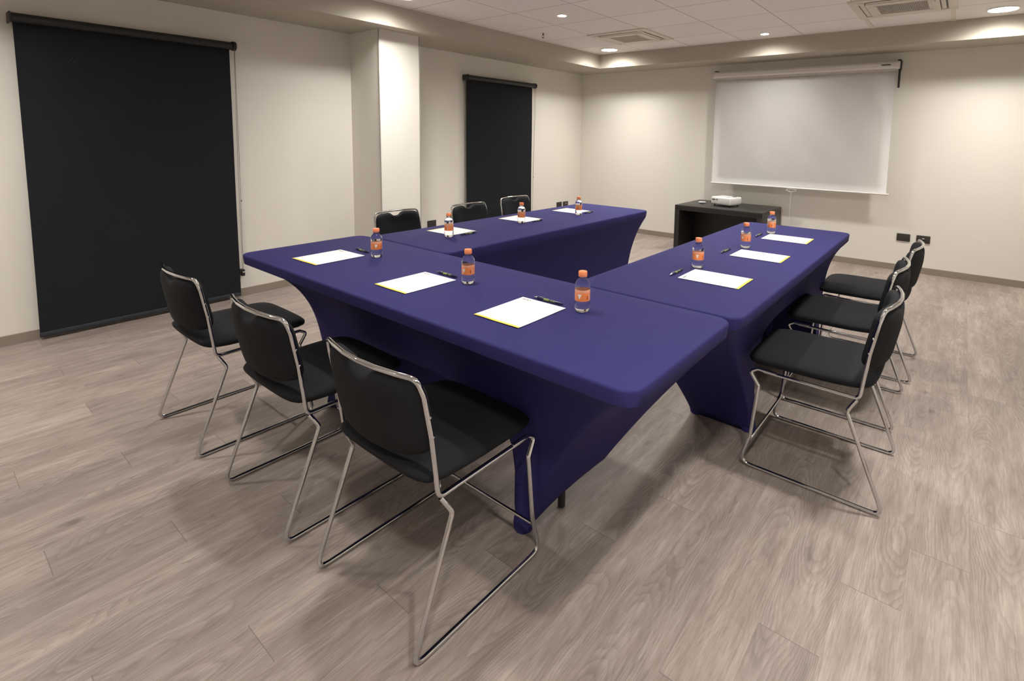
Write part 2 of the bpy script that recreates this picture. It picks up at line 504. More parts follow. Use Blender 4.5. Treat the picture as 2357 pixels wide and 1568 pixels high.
# ------------------------------------------------------------------ air conditioner cassettes
def ac(x, y, label, dark):
    t = thing('ceiling_air_conditioner', label, 'air conditioner', (x, y, HC), 0, 'ceiling air conditioners')
    S = 0.325
    bm = bmesh.new()
    # panel ring with four louvre slots: bars around slots
    gi, so, si = 0.175, 0.270, 0.225     # grille half, slot outer, slot inner
    z0, z1 = -0.022, 0.0
    def ring(a, b, zz0, zz1):
        bx(bm, -b, b, a, b, zz0, zz1, bev=0.003); bx(bm, -b, b, -b, -a, zz0, zz1, bev=0.003)
        bx(bm, a, b, -a, a, zz0, zz1, bev=0.003); bx(bm, -b, -a, -a, a, zz0, zz1, bev=0.003)
    ring(so, S, -0.012, z1)
    ring(gi, si, z0, z1)
    for sx in (-1, 1):
        for sy in (-1, 1):
            bx(bm, min(sx * si, sx * so), max(sx * si, sx * so), min(sy * si, sy * so), max(sy * si, sy * so), -0.018, z1, bev=0.002)
    obj('panel', bm, M_ACW, t, ang=40)
    # slots: dark back and flap
    for k in range(4):
        a = k * PI / 2
        mrot = Matrix.Rotation(a, 4, 'Z')
        bm = bmesh.new(); bx(bm, -si + 0.001, si - 0.001, si, so, -0.004, 0.0)
        bm.transform(mrot); obj('air_outlet', bm, M_BLACK if dark else mat('outlet_shade', (0.18, 0.16, 0.14), 0.6), t)
        bm = bmesh.new(); bx(bm, -si + 0.012, si - 0.012, si + 0.006, so - 0.010, -0.016, -0.012, bev=0.001)
        bm.transform(mrot); obj('louver', bm, M_ACW, t, ang=40)
    bm = bmesh.new(); bx(bm, -gi, gi, -gi, gi, -0.008, -0.002)
    obj('filter', bm, M_BLACK if dark else mat('filter_cream', (0.34, 0.29, 0.24), 0.7), t)  # black colour stands in for the shaded depth behind the open grille
    bm = bmesh.new()
    bx(bm, -gi, gi, gi - 0.018, gi, -0.022, -0.009); bx(bm, -gi, gi, -gi, -gi + 0.018, -0.022, -0.009)
    bx(bm, -gi, -gi + 0.018, -gi, gi, -0.022, -0.009); bx(bm, gi - 0.018, gi, -gi, gi, -0.022, -0.009)
    n = 26
    for i in range(n):
        xx = -gi + 0.018 + (i + 0.5) * (2 * gi - 0.036) / n
        bx(bm, xx - 0.0012, xx + 0.0012, -gi + 0.015, gi - 0.015, -0.016, -0.013)
    for i in range(7):
        yy = -gi + 0.018 + (i + 1) * (2 * gi - 0.036) / 8
        bx(bm, -gi + 0.015, gi - 0.015, yy - 0.0018, yy + 0.0018, -0.018, -0.013)
    obj('intake_grille', bm, M_ACW, t)
    if dark:
        for yy in (-0.151, -0.111):
            bm = bmesh.new(); bx(bm, gi + 0.018, gi + 0.03, yy - 0.004, yy + 0.004, -0.0235, -0.021)
            obj('indicator', bm, M_PLATE, t)
    return t
ac(1.518, -1.288, 'cream ceiling air conditioner beside the light nearest the room corner', False)
ac(3.862, -1.288, 'cream ceiling air conditioner with dark open grille, cut by the top edge at right', True)

# ------------------------------------------------------------------ roller blinds
def blind(y0, y1, label, zb, wide):
    # y0 < y1; wall at x=0
    t = thing('roller_blind', label, 'window blind', (0, (y0 + y1) / 2, 0), 0, 'black roller blinds')
    hw = (y1 - y0) / 2
    bm = bmesh.new()
    tube(bm, [(0.062, -hw - 0.006, 1.872), (0.062, hw + 0.006, 1.872)], 0.027, 20)
    obj('roller', bm, M_BLACKM, t, ang=40)
    bm = bmesh.new(); bx(bm, 0.0005, 0.10, -hw - 0.018, -hw - 0.009, 1.842, 1.900, bev=0.003); obj('bracket', bm, M_BLACK, t)
    bm = bmesh.new(); tube(bm, [(0.062, hw + 0.008, 1.872), (0.062, hw + 0.030, 1.872)], 0.033, 24)
    bx(bm, 0.0005, 0.06, hw + 0.008, hw + 0.018, 1.850, 1.895)
    obj('bracket', bm, M_BLACK, t, ang=40)
    # fabric with faint waves
    bm = bmesh.new()
    nx, nz = 24, 30
    g = []
    for j in range(nz + 1):
        z = zb + 0.02 + (1.872 - zb - 0.02) * j / nz
        row = []
        for i in range(nx + 1):
            s = -1 + 2 * i / nx
            x = 0.036 + 0.0015 * math.sin(s * 7 + z * 1.5) + (0.004 * (abs(s) ** 6)) * (0.5 + 0.5 * math.sin(z * 5 + s))
            row.append(bm.verts.new((x, s * hw * (1 - 0.004 * math.sin(j / nz * PI)), z)))
        g.append(row)
    for j in range(nz):
        for i in range(nx):
            bm.faces.new((g[j][i], g[j][i + 1], g[j + 1][i + 1], g[j + 1][i]))
    r = bmesh.ops.solidify(bm, geom=list(bm.faces), thickness=0.0012)
    obj('fabric', bm, M_BLIND, t, ang=40)
    bm = bmesh.new(); bx(bm, 0.030, 0.044, -hw - 0.001, hw + 0.001, zb, zb + 0.028, bev=0.004)
    obj('bottom_bar', bm, M_BLIND, t, ang=40)
    bm = bmesh.new()
    yc = hw + 0.018
    zt, zl = 1.86, 0.215
    tube(bm, [(0.085, yc - 0.004, zt), (0.062, yc - 0.006, 1.0), (0.045, yc - 0.002, zl)], 0.0013, 6)
    tube(bm, [(0.045, yc + 0.014, zt - 0.02), (0.042, yc + 0.012, 1.0), (0.040, yc + 0.006, zl)], 0.0013, 6)
    bx(bm, 0.041, 0.047, yc + 0.010, yc + 0.016, 0.735, 0.747)
    obj('cord', bm, mat('cord_grey', (0.16, 0.14, 0.12), 0.6), t, ang=40)
    bm = bmesh.new(); bx(bm, 0.0005, 0.05, yc - 0.008, yc + 0.014, 0.165, 0.215, bev=0.004)
    bx(bm, 0.05, 0.052, yc - 0.003, yc + 0.010, 0.194, 0.200, mi=1)
    obj('cord_weight', bm, [M_BLACK, M_WHITE], t, ang=40)
    return t
blind(-5.564, -4.469, 'wide black roller blind hanging to the floor at the left of the room', 0.016, True)
blind(-2.192, -1.106, 'black roller blind between the column and the room corner', 0.016, False)

# ------------------------------------------------------------------ projection screen
t = thing('projection_screen', 'white pull-down projection screen with case hanging on the back wall', 'projection screen', (2.86, 0, 0))
bm = bmesh.new()
sec = [(-0.155, 1.958), (-0.162, 1.968), (-0.160, 2.000), (-0.148, 2.018), (-0.100, 2.020), (-0.085, 2.010), (-0.085, 1.960), (-0.095, 1.953), (-0.145, 1.953)]
def prism(bm, x0, x1, sec, mi=0, s=1.0):
    cy = sum(p[0] for p in sec) / len(sec); cz = sum(p[1] for p in sec) / len(sec)
    a = [bm.verts.new((x0, cy + (p[0] - cy) * s, cz + (p[1] - cz) * s)) for p in sec]
    b = [bm.verts.new((x1, cy + (p[0] - cy) * s, cz + (p[1] - cz) * s)) for p in sec]
    bm.faces.new(a).material_index = mi; bm.faces.new(b).material_index = mi
    n = len(sec)
    for k in range(n): bm.faces.new((a[k], a[(k + 1) % n], b[(k + 1) % n], b[k])).material_index = mi
prism(bm, -0.885, 0.885, sec)
obj('case', bm, M_WHITEM, t, ang=30)
for sx in (-1, 1):
    bm = bmesh.new(); prism(bm, sx * 0.885, sx * 0.905, sec, s=1.06)
    bmesh.ops.bevel(bm, geom=list(bm.edges), offset=0.002, segments=1, affect='EDGES')
    obj('end_cap', bm, M_WHITEM, t, ang=30)
bm = bmesh.new()
nx, nz = 20, 16
hwid = 0.876
g = []
for j in range(nz + 1):
    z = 0.757 + (1.965 - 0.757) * j / nz
    g.append([bm.verts.new((-hwid + 2 * hwid * i / nx, -0.121 + 0.0015 * math.sin(i * 0.7 + j * 0.4), z)) for i in range(nx + 1)])
for j in range(nz):
    for i in range(nx): bm.faces.new((g[j][i], g[j][i + 1], g[j + 1][i + 1], g[j + 1][i]))
bmesh.ops.solidify(bm, geom=list(bm.faces), thickness=0.0012)
obj('screen_fabric', bm, M_SCREEN, t, smooth=True)
bm = bmesh.new(); bx(bm, -hwid, hwid, -0.124, -0.1225, 1.930, 1.953); obj('leader_strip', bm, mat('leader_grey', (0.60, 0.57, 0.52), 0.7), t)
bm = bmesh.new(); tube(bm, [(-0.888, -0.121, 0.751), (0.900, -0.121, 0.751)], 0.009, 14); obj('bottom_bar', bm, M_WHITE, t, ang=40)
bm = bmesh.new()
tube(bm, fillet([(0.014, -0.135, 0.742), (-0.028, -0.135, 0.736), (-0.040, -0.135, 0.725), (0.012, -0.135, 0.708), (0.062, -0.135, 0.725), (0.055, -0.135, 0.736), (0.014, -0.135, 0.742)], 0.01), 0.0028, 8)
obj('pull_handle', bm, M_WHITE, t, ang=40)
bm = bmesh.new(); tube(bm, [(0.012, -0.135, 0.710), (0.008, -0.13, 0.55), (0.004, -0.12, 0.40)], 0.0022, 8); obj('pull_cord', bm, M_WHITE, t, ang=40)
bm = bmesh.new(); bx(bm, 0.893, 0.912, -0.082, -0.066, 1.775, 1.965, bev=0.007); bx(bm, 0.889, 0.914, -0.155, -0.0, 2.026, 2.033)
bx(bm, 0.892, 0.912, -0.07, -0.0, 1.95, 2.03)
obj('wall_bracket', bm, M_BLACKM, t, ang=40)
bm = bmesh.new(); bx(bm, -0.900, -0.870, -0.12, 0.0, 2.030, 2.036); bx(bm, -0.900, -0.870, -0.012, 0.0, 1.96, 2.036)
obj('wall_bracket', bm, M_BLACKM, t)
bm = bmesh.new()
x = 0.758
for wdt in (0.010, 0.012, 0.009, 0.013, 0.011, 0.010):
    bx(bm, x, x + wdt, -0.1635, -0.1600, 1.982, 1.993); x += wdt + 0.0025
bx(bm, 0.758, x, -0.1635, -0.1600, 1.982, 1.9845)
obj('maker_mark', bm, M_PLATE, t)

# ------------------------------------------------------------------ outlets
def plate(loc, rz, label, port):
    t = thing('wall_outlet', label, 'wall outlet', loc, rz, 'dark wall outlets')
    bm = bmesh.new(); bx(bm, -0.055, 0.055, -0.009, -0.0003, -0.0365, 0.0365, bev=0.003); obj('cover_plate', bm, M_PLATE, t, ang=40)
    if port:
        bm = bmesh.new(); bx(bm, -0.011, 0.011, -0.0105, -0.009, -0.012, 0.012); obj('data_port', bm, M_BLACK, t)
        bm = bmesh.new(); bx(bm, -0.009, 0.009, -0.0115, -0.009, 0.005, 0.012); obj('port_cover', bm, M_WHITE, t)
    else:
        for s in (-1, 1):
            bm = bmesh.new(); bx(bm, s * 0.02 - 0.013, s * 0.02 + 0.013, -0.0105, -0.009, -0.014, 0.014, bev=0.001)
            bx(bm, s * 0.02 - 0.006, s * 0.02 - 0.0045, -0.0108, -0.0104, -0.005, 0.005, mi=1); bx(bm, s * 0.02 + 0.0045, s * 0.02 + 0.006, -0.0108, -0.0104, -0.005, 0.005, mi=1)
            obj('socket', bm, [M_PLATE, M_BLACK], t)
    return t
plate((3.900, 0, 0.332), 0, 'plain dark outlet plate on the back wall, the left one behind the right chairs', False)
plate((4.060, 0, 0.332), 0, 'dark outlet plate with white port on the back wall, right of the plain one', True)
plate((0, -2.635, 0.337), PI / 2, 'dark outlet plate low on the left wall just past the column', False)
plate((0, -0.483, 0.335), PI / 2, 'plain dark outlet plate on the left wall near the corner, left one of the pair', False)
plate((0, -0.340, 0.332), PI / 2, 'dark outlet plate with white port on the left wall, nearest the room corner', True)

# ------------------------------------------------------------------ tables and stretch covers
def smoothcorner_ring(cs, rad, n_side, n_cor):
    """closed loop through four corners (ccw) with quadratic-rounded corners; returns list of (x, y, side, s)"""
    out = []
    C = [Vector(c) for c in cs]
    for i in range(4):
        a, b = C[i], C[(i + 1) % 4]
        d = (b - a); L = d.length; d = d / L
        rr = min(rad, L * 0.3)
        p0, p1 = a + d * rr, b - d * rr
        for k in range(n_side + 1):
            s = k / n_side
            p = p0.lerp(p1, s)
            out.append((p.x, p.y, i, (rr + (L - 2 * rr) * s) / L))
        nx = C[(i + 2) % 4]
        d2 = (nx - b).normalized()
        q = b + d2 * min(rad, (nx - b).length * 0.3)
        for k in range(1, n_cor):
            s = k / n_cor
            p = p1 * (1 - s) ** 2 + b * 2 * s * (1 - s) + q * s * s
            out.append((p.x, p.y, i if s < 0.5 else (i + 1) % 4, 1.0 if s < 0.5 else 0.0))
    return out
def cover(name, rect, feet, ks, arches, label, slopes={}, pockets=(0, 1, 2, 3)):
    """rect x0,x1,y0,y1; feet: 4 floor points ccw from (x0,y0); ks: sweep rate per corner; arches: {side: (s0, s1, height)}"""
    x0, x1, y0, y1 = rect
    cx, cy = (x0 + x1) / 2, (y0 + y1) / 2
    t = thing(name, label, 'tablecloth', (cx, cy, 0), 0, 'navy stretch tablecloths')
    cor = [(x0, y0), (x1, y0), (x1, y1), (x0, y1)]
    ZT = 0.70
    NS, NC = 30, 6
    bm = bmesh.new()
    def add(loop, zf):
        return [bm.verts.new((p[0] - cx, p[1] - cy, zf(p))) for p in loop]
    rings = []
    base = smoothcorner_ring(cor, 0.055, NS, NC)
    # top surface: shrinking rings
    for inset, z in ((0.008, 0.7400), (0.0035, 0.7390), (0.001, 0.7365), (0.0, 0.732)):
        c2 = [(x0 + inset, y0 + inset), (x1 - inset, y0 + inset), (x1 - inset, y1 - inset), (x0 + inset, y1 - inset)]
        rings.append(add(smoothcorner_ring(c2, 0.055, NS, NC), lambda p, z=z: z))
    c2 = [(x0 + 0.003, y0 + 0.003), (x1 - 0.003, y0 + 0.003), (x1 - 0.003, y1 - 0.003), (x0 + 0.003, y1 - 0.003)]
    rings.append(add(smoothcorner_ring(c2, 0.055, NS, NC), lambda p: ZT))
    top = bm.faces.new(rings[0])
    NR = 26
    for r in range(1, NR + 1):
        tt = (r / NR) ** 1.25
        vs = []
        for p in base:
            side, s = p[2], p[3]
            hem = 0.004
            if side in arches:
                a0, a1, h = arches[side]
                if a0 < s < a1:
                    q = 2 * (s - a0) / (a1 - a0) - 1
                    hem = max(0.004, h * (1 - abs(q) ** 4.0) ** 0.75)
            if side in slopes:
                hem = max(hem, slopes[side][0] + (slopes[side][1] - slopes[side][0]) * s)
            z = ZT - tt * (ZT - hem)
            cs = []
            for i in range(4):
                kx, ky = ks[i]
                gx = (1 - math.exp(-kx * (ZT - z))) / (1 - math.exp(-kx * ZT))
                gy = (1 - math.exp(-ky * (ZT - z))) / (1 - math.exp(-ky * ZT))
                cs.append(Vector((cor[i][0] + (feet[i][0] - cor[i][0]) * gx, cor[i][1] + (feet[i][1] - cor[i][1]) * gy)))
            a, b = cs[side], cs[(side + 1) % 4]
            q = a.lerp(b, s)
            # round the corner the same way as the base loop
            bo = Vector(cor[side]).lerp(Vector(cor[(side + 1) % 4]), s)
            dev = Vector((p[0], p[1])) - bo
            q = q + dev * max(0.25, 1 - (ZT - z) * 2.2)
            # slack: cloth bows inward a little between the corners
            inw = Vector((cx, cy)) - q
            bow = 0.018 * math.sin(PI * s) * math.sin(PI * min(1, (ZT - z) / 0.7))
            if side in (0, 2) and (x1 - x0) > (y1 - y0) or side in (1, 3) and (y1 - y0) > (x1 - x0):
                nrm = Vector(((b - a).y, -(b - a).x)).normalized()
                if nrm.dot(inw) < 0: nrm = -nrm
                q = q + nrm * bow
            vs.append(bm.verts.new((q.x - cx, q.y - cy, z)))
        rings.append(vs)
    n = len(base)
    for a, b in zip(rings[:-1], rings[1:]):
        for k in range(n):
            bm.faces.new((a[k], a[(k + 1) % n], b[(k + 1) % n], b[k]))
    o = obj('cover', bm, M_CLOTH, t, ang=50)
    md = o.modifiers.new('thickness', 'SOLIDIFY'); md.thickness = 0.0015; md.offset = -1
    for i in pockets:
        fx, fy = feet[i]
        bm = bmesh.new()
        dx = 1 if fx > cx else -1; dy = 1 if fy > cy else -1
        lathe(bm, [(0.030, 0.002), (0.034, 0.02), (0.027, 0.06), (0.024, 0.16)], 12, fx - cx - dx * 0.02, fy - cy - dy * 0.02)
        obj('foot_pocket', bm, M_CLOTH, t, ang=50)
    return t
def table(rect, feet, label):
    x0, x1, y0, y1 = rect
    cx, cy = (x0 + x1) / 2, (y0 + y1) / 2
    t = thing('folding_table', label, 'table', (cx, cy, 0), 0, 'folding tables under the covers')
    bm = bmesh.new(); 
    g_ = 0.016
    lp = smoothcorner_ring([(x0 + g_, y0 + g_), (x1 - g_, y0 + g_), (x1 - g_, y1 - g_), (x0 + g_, y1 - g_)], 0.060, 2, 6)
    ra = [bm.verts.new((p[0] - cx, p[1] - cy, 0.708)) for p in lp]; rb = [bm.verts.new((p[0] - cx, p[1] - cy, 0.732)) for p in lp]
    bm.faces.new(ra); bm.faces.new(rb)
    for k in range(len(lp)): bm.faces.new((ra[k], ra[(k + 1) % len(lp)], rb[(k + 1) % len(lp)], rb[k]))
    obj('tabletop', bm, M_BLACK, t)
    for fx, fy in feet:
        dx = -0.02 if fx > cx else 0.02; dy = -0.02 if fy > cy else 0.02
        bm = bmesh.new(); tube(bm, [(fx + dx - cx, fy + dy - cy, 0.004), (fx + dx - cx, fy + dy - cy, 0.708)], 0.013, 12)
        obj('leg', bm, M_BLACKM, t, ang=40)
    return t
RN = (1.880, 3.816, -5.154, -4.574)
FN = [(2.060, -4.870), (3.295, -4.895), (3.330, -4.700), (2.060, -4.740)]
RL = (1.947, 2.539, -4.568, -2.697)
FL = [(2.080, -3.980), (2.410, -3.980), (2.410, -2.810), (2.080, -2.810)]
RR = (3.236, 3.833, -4.568, -2.704)
FR = [(3.400, -3.850), (3.672, -3.850), (3.705, -2.720), (3.400, -2.720)]
table(RN, FN, 'folding table hidden under the front navy cover, nearest the camera')
table(RL, FL, 'folding table hidden under the left navy cover, by the blinds')
table(RR, FR, 'folding table hidden under the right navy cover')
cover('stretch_tablecloth', RN, FN, ((3.6, 8), (2.2, 8), (0.7, 0.7), (3.6, 3.6)), {0: (0.16, 0.955, 0.40)}, 'navy stretch cover on the front table, the one closest to the camera', {1: (0.004, 0.21), 2: (0.21, 0.03)}, (0, 1, 3))
cover('stretch_tablecloth', RL, FL, ((8, 3), (3, 3), (4, 4), (8, 4)), {3: (0.08, 0.90, 0.42)}, 'navy stretch cover on the left table, by the column and blinds')
cover('stretch_tablecloth', RR, FR, ((1.4, 1.4), (8, 2.4), (8, 5.5), (5.5, 5.5)), {1: (0.05, 0.97, 0.47)}, 'navy stretch cover on the right table, in front of the console')

# ------------------------------------------------------------------ chairs
TR = 0.0068
def make_chair(label, group):
    t = thing('sled_chair', label, 'chair', (0, 0, 0), 0, group)
    ZB = 0.703
    # back frame: rail, upright, curved top bar, upright, rail
    side = [(0.405, 0.388), (0.09, 0.384), (0.070, 0.549), (0.049, 0.660)]
    pts, rad = [], []
    for v, z in side: pts.append((0.207, v, z)); rad.append(0)
    rad[1] = 0.022
    pts.append((0.196, 0.038, ZB)); rad.append(0.040)
    for u in (0.14, 0.07, 0.0, -0.07, -0.14):
        s = 1 - (u / 0.198) ** 2
        pts.append((u, 0.040 - 0.034 * s, ZB + 0.002 * s)); rad.append(0.05)
    pts.append((-0.196, 0.038, ZB)); rad.append(0.040)
    for v, z in reversed(side): pts.append((-0.207, v, z)); rad.append(0)
    rad[-2] = 0.022
    bm = bmesh.new(); tube(bm, fillet(pts, rad, 6), TR, 12)
    obj('back_frame', bm, M_CHROME, t, ang=50)
    for s in (-1, 1):
        p = [(s * 0.207, 0.36, 0.3895), (s * 0.209, 0.425, 0.3925), (s * 0.213, 0.452, 0.378), (s * 0.219, 0.418, 0.333), (s * 0.222, 0.436, 0.130),
             (s * 0.222, 0.472, TR + 0.001), (s * 0.222, -0.006, TR + 0.001), (s * 0.222, 0.122, 0.335), (s * 0.214, 0.106, 0.364), (s * 0.207, 0.097, 0.380)]
        bm = bmesh.new(); tube(bm, fillet(p, [0, 0.015, 0.012, 0.012, 0.08, 0.032, 0.026, 0.022, 0.01, 0], 7), TR, 12)
        obj('leg_frame', bm, M_CHROME, t, ang=50)
    bm = bmesh.new(); tube(bm, [(-0.218, 0.436, 0.112), (0.218, 0.436, 0.112)], 0.0052, 10)
    obj('stretcher', bm, M_CHROME, t, ang=50)
    # pads: a star-shaped outline swept into a cushion with a rounded rim
    def outline(w0, w1, h0, h1, n_exp, N=72, notch=None):
        pts = []
        for k in range(N):
            a = 2 * PI * k / N
            ca, sa = math.cos(a), math.sin(a)
            r = (abs(ca) ** n_exp + abs(sa) ** n_exp) ** (-1.0 / n_exp)
            x, y = r * ca, r * sa
            pts.append((x, y))
        return pts
    def cushion(name, pts, place, thick_f, thick_b, NR=14):
        """place(x, y) -> (point, normal); thick: front and back half thickness"""
        bm = bmesh.new()
        N = len(pts)
        rim = None
        for sgn, th0 in ((1, thick_f), (-1, thick_b)):
            prev = None
            rs = [math.sin((k / NR) * PI / 2) for k in range(NR + 1)]
            for r in reversed(rs):
                if r == 1.0:
                    if rim is None:
                        rim = [bm.verts.new(place(x, y)[0]) for x, y in pts]
                    ring = rim
                elif r < 1e-6:
                    p, n = place(0, 0)
                    c = bm.verts.new(p + n * sgn * th0)
                    for k in range(N): bm.faces.new((prev[k], prev[(k + 1) % N], c))
                    continue
                else:
                    ring = []
                    for x, y in pts:
                        p, n = place(x * r, y * r)
                        t_ = (1 - r ** 9.0) ** 0.5
                        ring.append(bm.verts.new(p + n * sgn * th0 * t_))
                if prev is not None:
                    for k in range(N): bm.faces.new((prev[k], prev[(k + 1) % N], ring[(k + 1) % N], ring[k]))
                prev = ring
        return obj(name, bm, M_SEAT, t, smooth=True)
    def seat_place(x, y):
        v = 0.2645 + y * 0.2115
        if y < 0: v -= 0.010 * (1 - x * x) * (-y)
        u = x * (0.206 - 0.006 * max(0.0, y) ** 3)
        z = 0.4235 + 0.004 * (1 - x * x)
        if y < 0: z += 0.012 * y * y
        if y > 0: z -= 0.009 * y ** 4
        return Vector((u, v, z)), Vector((0, 0, 1))
    cushion('seat', outline(1, 1, 1, 1, 9.0), seat_place, 0.0225, 0.0270)
    def back_place(x, y):
        z = 0.5865 + y * 0.1115
        if y > 0: z -= 0.026 * y ** 2 * math.exp(-(x / 0.24) ** 4)
        if y < 0: z += 0.012 * (abs(x) ** 3) * (-y)
        u = x * 0.202 * (1 - 0.07 * max(0.0, -y) ** 3 - 0.02 * max(0.0, y))
        v = 0.082 - (z - 0.535) * 0.19 - (0.044 - 0.012 * max(0.0, y) ** 2) * (1 - x * x)
        return Vector((u, v, z)), Vector((0, 0.983, 0.185))
    cushion('backrest', outline(1, 1, 1, 1, 7.0), back_place, 0.026, 0.024)
    for s in (-1, 1):
        for v, z in ((0.0695, 0.552), (0.060, 0.605)):
            bm = bmesh.new()
            lathe(bm, [(0.0045, -0.0015), (0.0042, 0.001), (0.0025, 0.0025)], 10)
            bm.transform(Matrix.Translation((s * (0.207 + TR * 0.8), v + 0.002, z)) @ Matrix.Rotation(s * PI / 2, 4, 'Y'))
            obj('screw', bm, M_CHROME, t, ang=40)
    return t
G1 = 'chairs along the front table'
ch = make_chair('black padded chair with chrome sled frame, nearest the camera at the front table', G1)
ch.location = (3.150, -5.374, 0); ch.rotation_euler = (0, 0, 0); ch.scale = (1.01, 0.975, 0.99)
dup(ch, (2.530, -5.388, 0), 0, 'black padded chrome chair at the front table, middle one of its row of three')
dup(ch, (1.838, -5.402, 0), 0, 'black padded chrome chair at the front table, leftmost, in front of the wide blind')
G2 = 'chairs along the right table'
SR_ = (0.985, 1.01, 1)
dup(ch, (4.180, -3.867, 0), PI / 2, 'black padded chrome chair at the right table, nearest the camera on that side', G2, SR_)
dup(ch, (4.155, -3.235, 0), PI / 2, 'black padded chrome chair at the right table, between the two others', G2, SR_)
dup(ch, (4.178, -2.640, 0), PI / 2, 'black padded chrome chair at the right table, furthest back, below the outlets', G2, SR_)
G3 = 'chairs along the left table'
SL_ = (0.90, 1.0, 1)
dup(ch, (1.055, -3.815, 0), -PI / 2, 'black chair behind the left table in front of the column, mostly hidden', G3, SL_)
dup(ch, (1.130, -3.190, 0), -PI / 2, 'black chair behind the left table between the column and the narrow blind', G3, SL_)
dup(ch, (1.060, -2.565, 0), -PI / 2, 'black chair behind the left table in front of the narrow blind', G3, SL_)

# ------------------------------------------------------------------ papers
ZT = 0.7415
def sheet(label, c, rz, group, sc=(1, 1, 1), curl=0.0):
    bm = bmesh.new()
    W_, H_ = 0.173, 0.217
    ny, nx = 24, 8
    g = []
    for j in range(ny + 1):
        y = -H_ / 2 + H_ * j / ny
        g.append([bm.verts.new((-W_ / 2 + W_ * i / nx, y, curl * (max(0, (-y / (H_ / 2) - 0.5)) ** 2) * (0.6 + 0.4 * math.sin(i * 1.1)))) for i in range(nx + 1)])
    for j in range(ny):
        for i in range(nx):
            f = bm.faces.new((g[j][i], g[j][i + 1], g[j + 1][i + 1], g[j + 1][i]))
            f.material_index = 1 if j < 1 else 0
    for j in range(ny + 1):
        for i in range(nx + 1): g[j][i].co.z += 0.0006
    lo = [[bm.verts.new(v.co - Vector((0, 0, 0.0006))) for v in row] for row in (g[0], g[-1])]
    lf = [[bm.verts.new(row[0].co - Vector((0, 0, 0.0006))) for row in g], [bm.verts.new(row[-1].co - Vector((0, 0, 0.0006))) for row in g]]
    for a, b in ((g[0], lo[0]), (g[-1], lo[1]), ([r_[0] for r_ in g], lf[0]), ([r_[-1] for r_ in g], lf[1])):
        for k in range(len(a) - 1):
            f = bm.faces.new((a[k], a[k + 1], b[k + 1], b[k])); f.material_index = 1 if a is g[0] else 0
    z = 0.0009
    def q(x0, x1, y0, y1, mi):
        zz = z + curl * (max(0, (-y0 / (H_ / 2) - 0.5)) ** 2)
        f = bm.faces.new([bm.verts.new(p) for p in ((x0, y0, zz), (x1, y0, zz), (x1, y1, zz), (x0, y1, zz))]); f.material_index = mi
    # small printed emblem block at the top left corner and footer marks
    for k, (a, b) in enumerate(((0, .010), (.0115, .017), (.0185, .026), (.0275, .034))):
        q(-0.074 + a, -0.074 + b, 0.0905 + (0.001 if k % 2 else 0), 0.0965, 2)
    q(-0.074, -0.040, 0.0872, 0.0888, 3)
    for k in range(9):
        q(0.035 + k * 0.0048, 0.0385 + k * 0.0048, -0.0935, -0.0925, 3)
    for k in range(7):
        q(-0.075 + k * 0.0075, -0.070 + k * 0.0075, -0.0935, -0.0925, 3)
    o = obj('sheet_of_paper', bm, [M_PAPER, M_YELLOW, M_GREY, M_LGREY])
    for p in o.data.polygons: p.use_smooth = False
    o.location = (c[0], c[1], ZT + 0.0003); o.rotation_euler = (0, 0, rz); o.scale = sc
    return tag(o, label, 'paper', group)
GP = 'letterhead sheets on the tables'
sheet('white sheet with yellow foot nearest the camera, beside the pen with lime band', (3.301, -4.927), R(0.5), GP, (1.0, 1.0, 1), 0.004)
sheet('white sheet with yellow foot on the front table, in the middle of three', (2.814, -4.938), R(0.3), GP, (1.005, 1.0, 1), 0.002)
sheet('white sheet with yellow foot on the front table, nearest its left end', (2.232, -4.942), R(1.5), GP, (1.06, 1.0, 1), 0.002)
sheet('white sheet on the right table nearest the front table', (3.608, -4.181), R(90.8), GP, (0.965, 1.05, 1), 0.0)
sheet('white sheet on the right table, second from the front table', (3.618, -3.676), R(90.5), GP, (0.945, 1.01, 1), 0.0)
sheet('white sheet on the right table furthest from the front table', (3.604, -3.159), R(90.8), GP, (1.0, 1.03, 1), 0.0)
sheet('white sheet on the left table nearest the front table, bottle standing before it', (2.139, -4.199), R(-90 + 1.0), GP, (0.99, 0.93, 1), 0.0)
sheet('white sheet on the left table, middle one', (2.134, -3.634), R(-90 + 1.8), GP, (0.99, 1.0, 1), 0.0)
sheet('white sheet on the left table furthest back', (2.151, -3.124), R(-90 + 1.0), GP, (1.0, 0.94, 1), 0.0)

# ------------------------------------------------------------------ pens
def make_pen(label):
    t = thing('ballpoint_pen', label, 'pen', (0, 0, 0), 0, 'navy pens on the tables')
    def cyl(prof, name, mt):
        bm = bmesh.new(); lathe(bm, prof, 14)
        bm.transform(Matrix.Rotation(PI / 2, 4, 'Y'))
        obj(name, bm, mt, t, ang=40)
    rr = 0.0040
    cyl([(rr, -0.045), (rr, 0.052), (rr * 0.6, 0.056)], 'barrel', M_NAVY)
    cyl([(0.0008, -0.062), (0.0022, -0.055), (rr, -0.045)], 'tip', M_CHROME)
    cyl([(rr * 1.03, -0.018), (rr * 1.03, 0.004)], 'printed_band', M_GREEN)
    cyl([(rr * 1.03, 0.008), (rr * 1.03, 0.026)], 'printed_text', mat('dull_olive_print', (0.10, 0.12, 0.06), 0.4))
    bm = bmesh.new(); bx(bm, -0.042, -0.020, -0.0012, 0.0012, 0.0038, 0.0058, bev=0.0005)
    obj('clip', bm, M_CHROME, t, ang=40)
    return t
ZP = ZT + 0.0042
pen = make_pen('navy pen with lime band between the nearest sheet and the nearest bottle')
pen.location = (3.306, -4.802, ZP); pen.rotation_euler = (0, 0, R(0))
dup(pen, (2.824, -4.807, ZP), R(0), 'navy pen on the front table behind the middle sheet, end hidden by bottle')
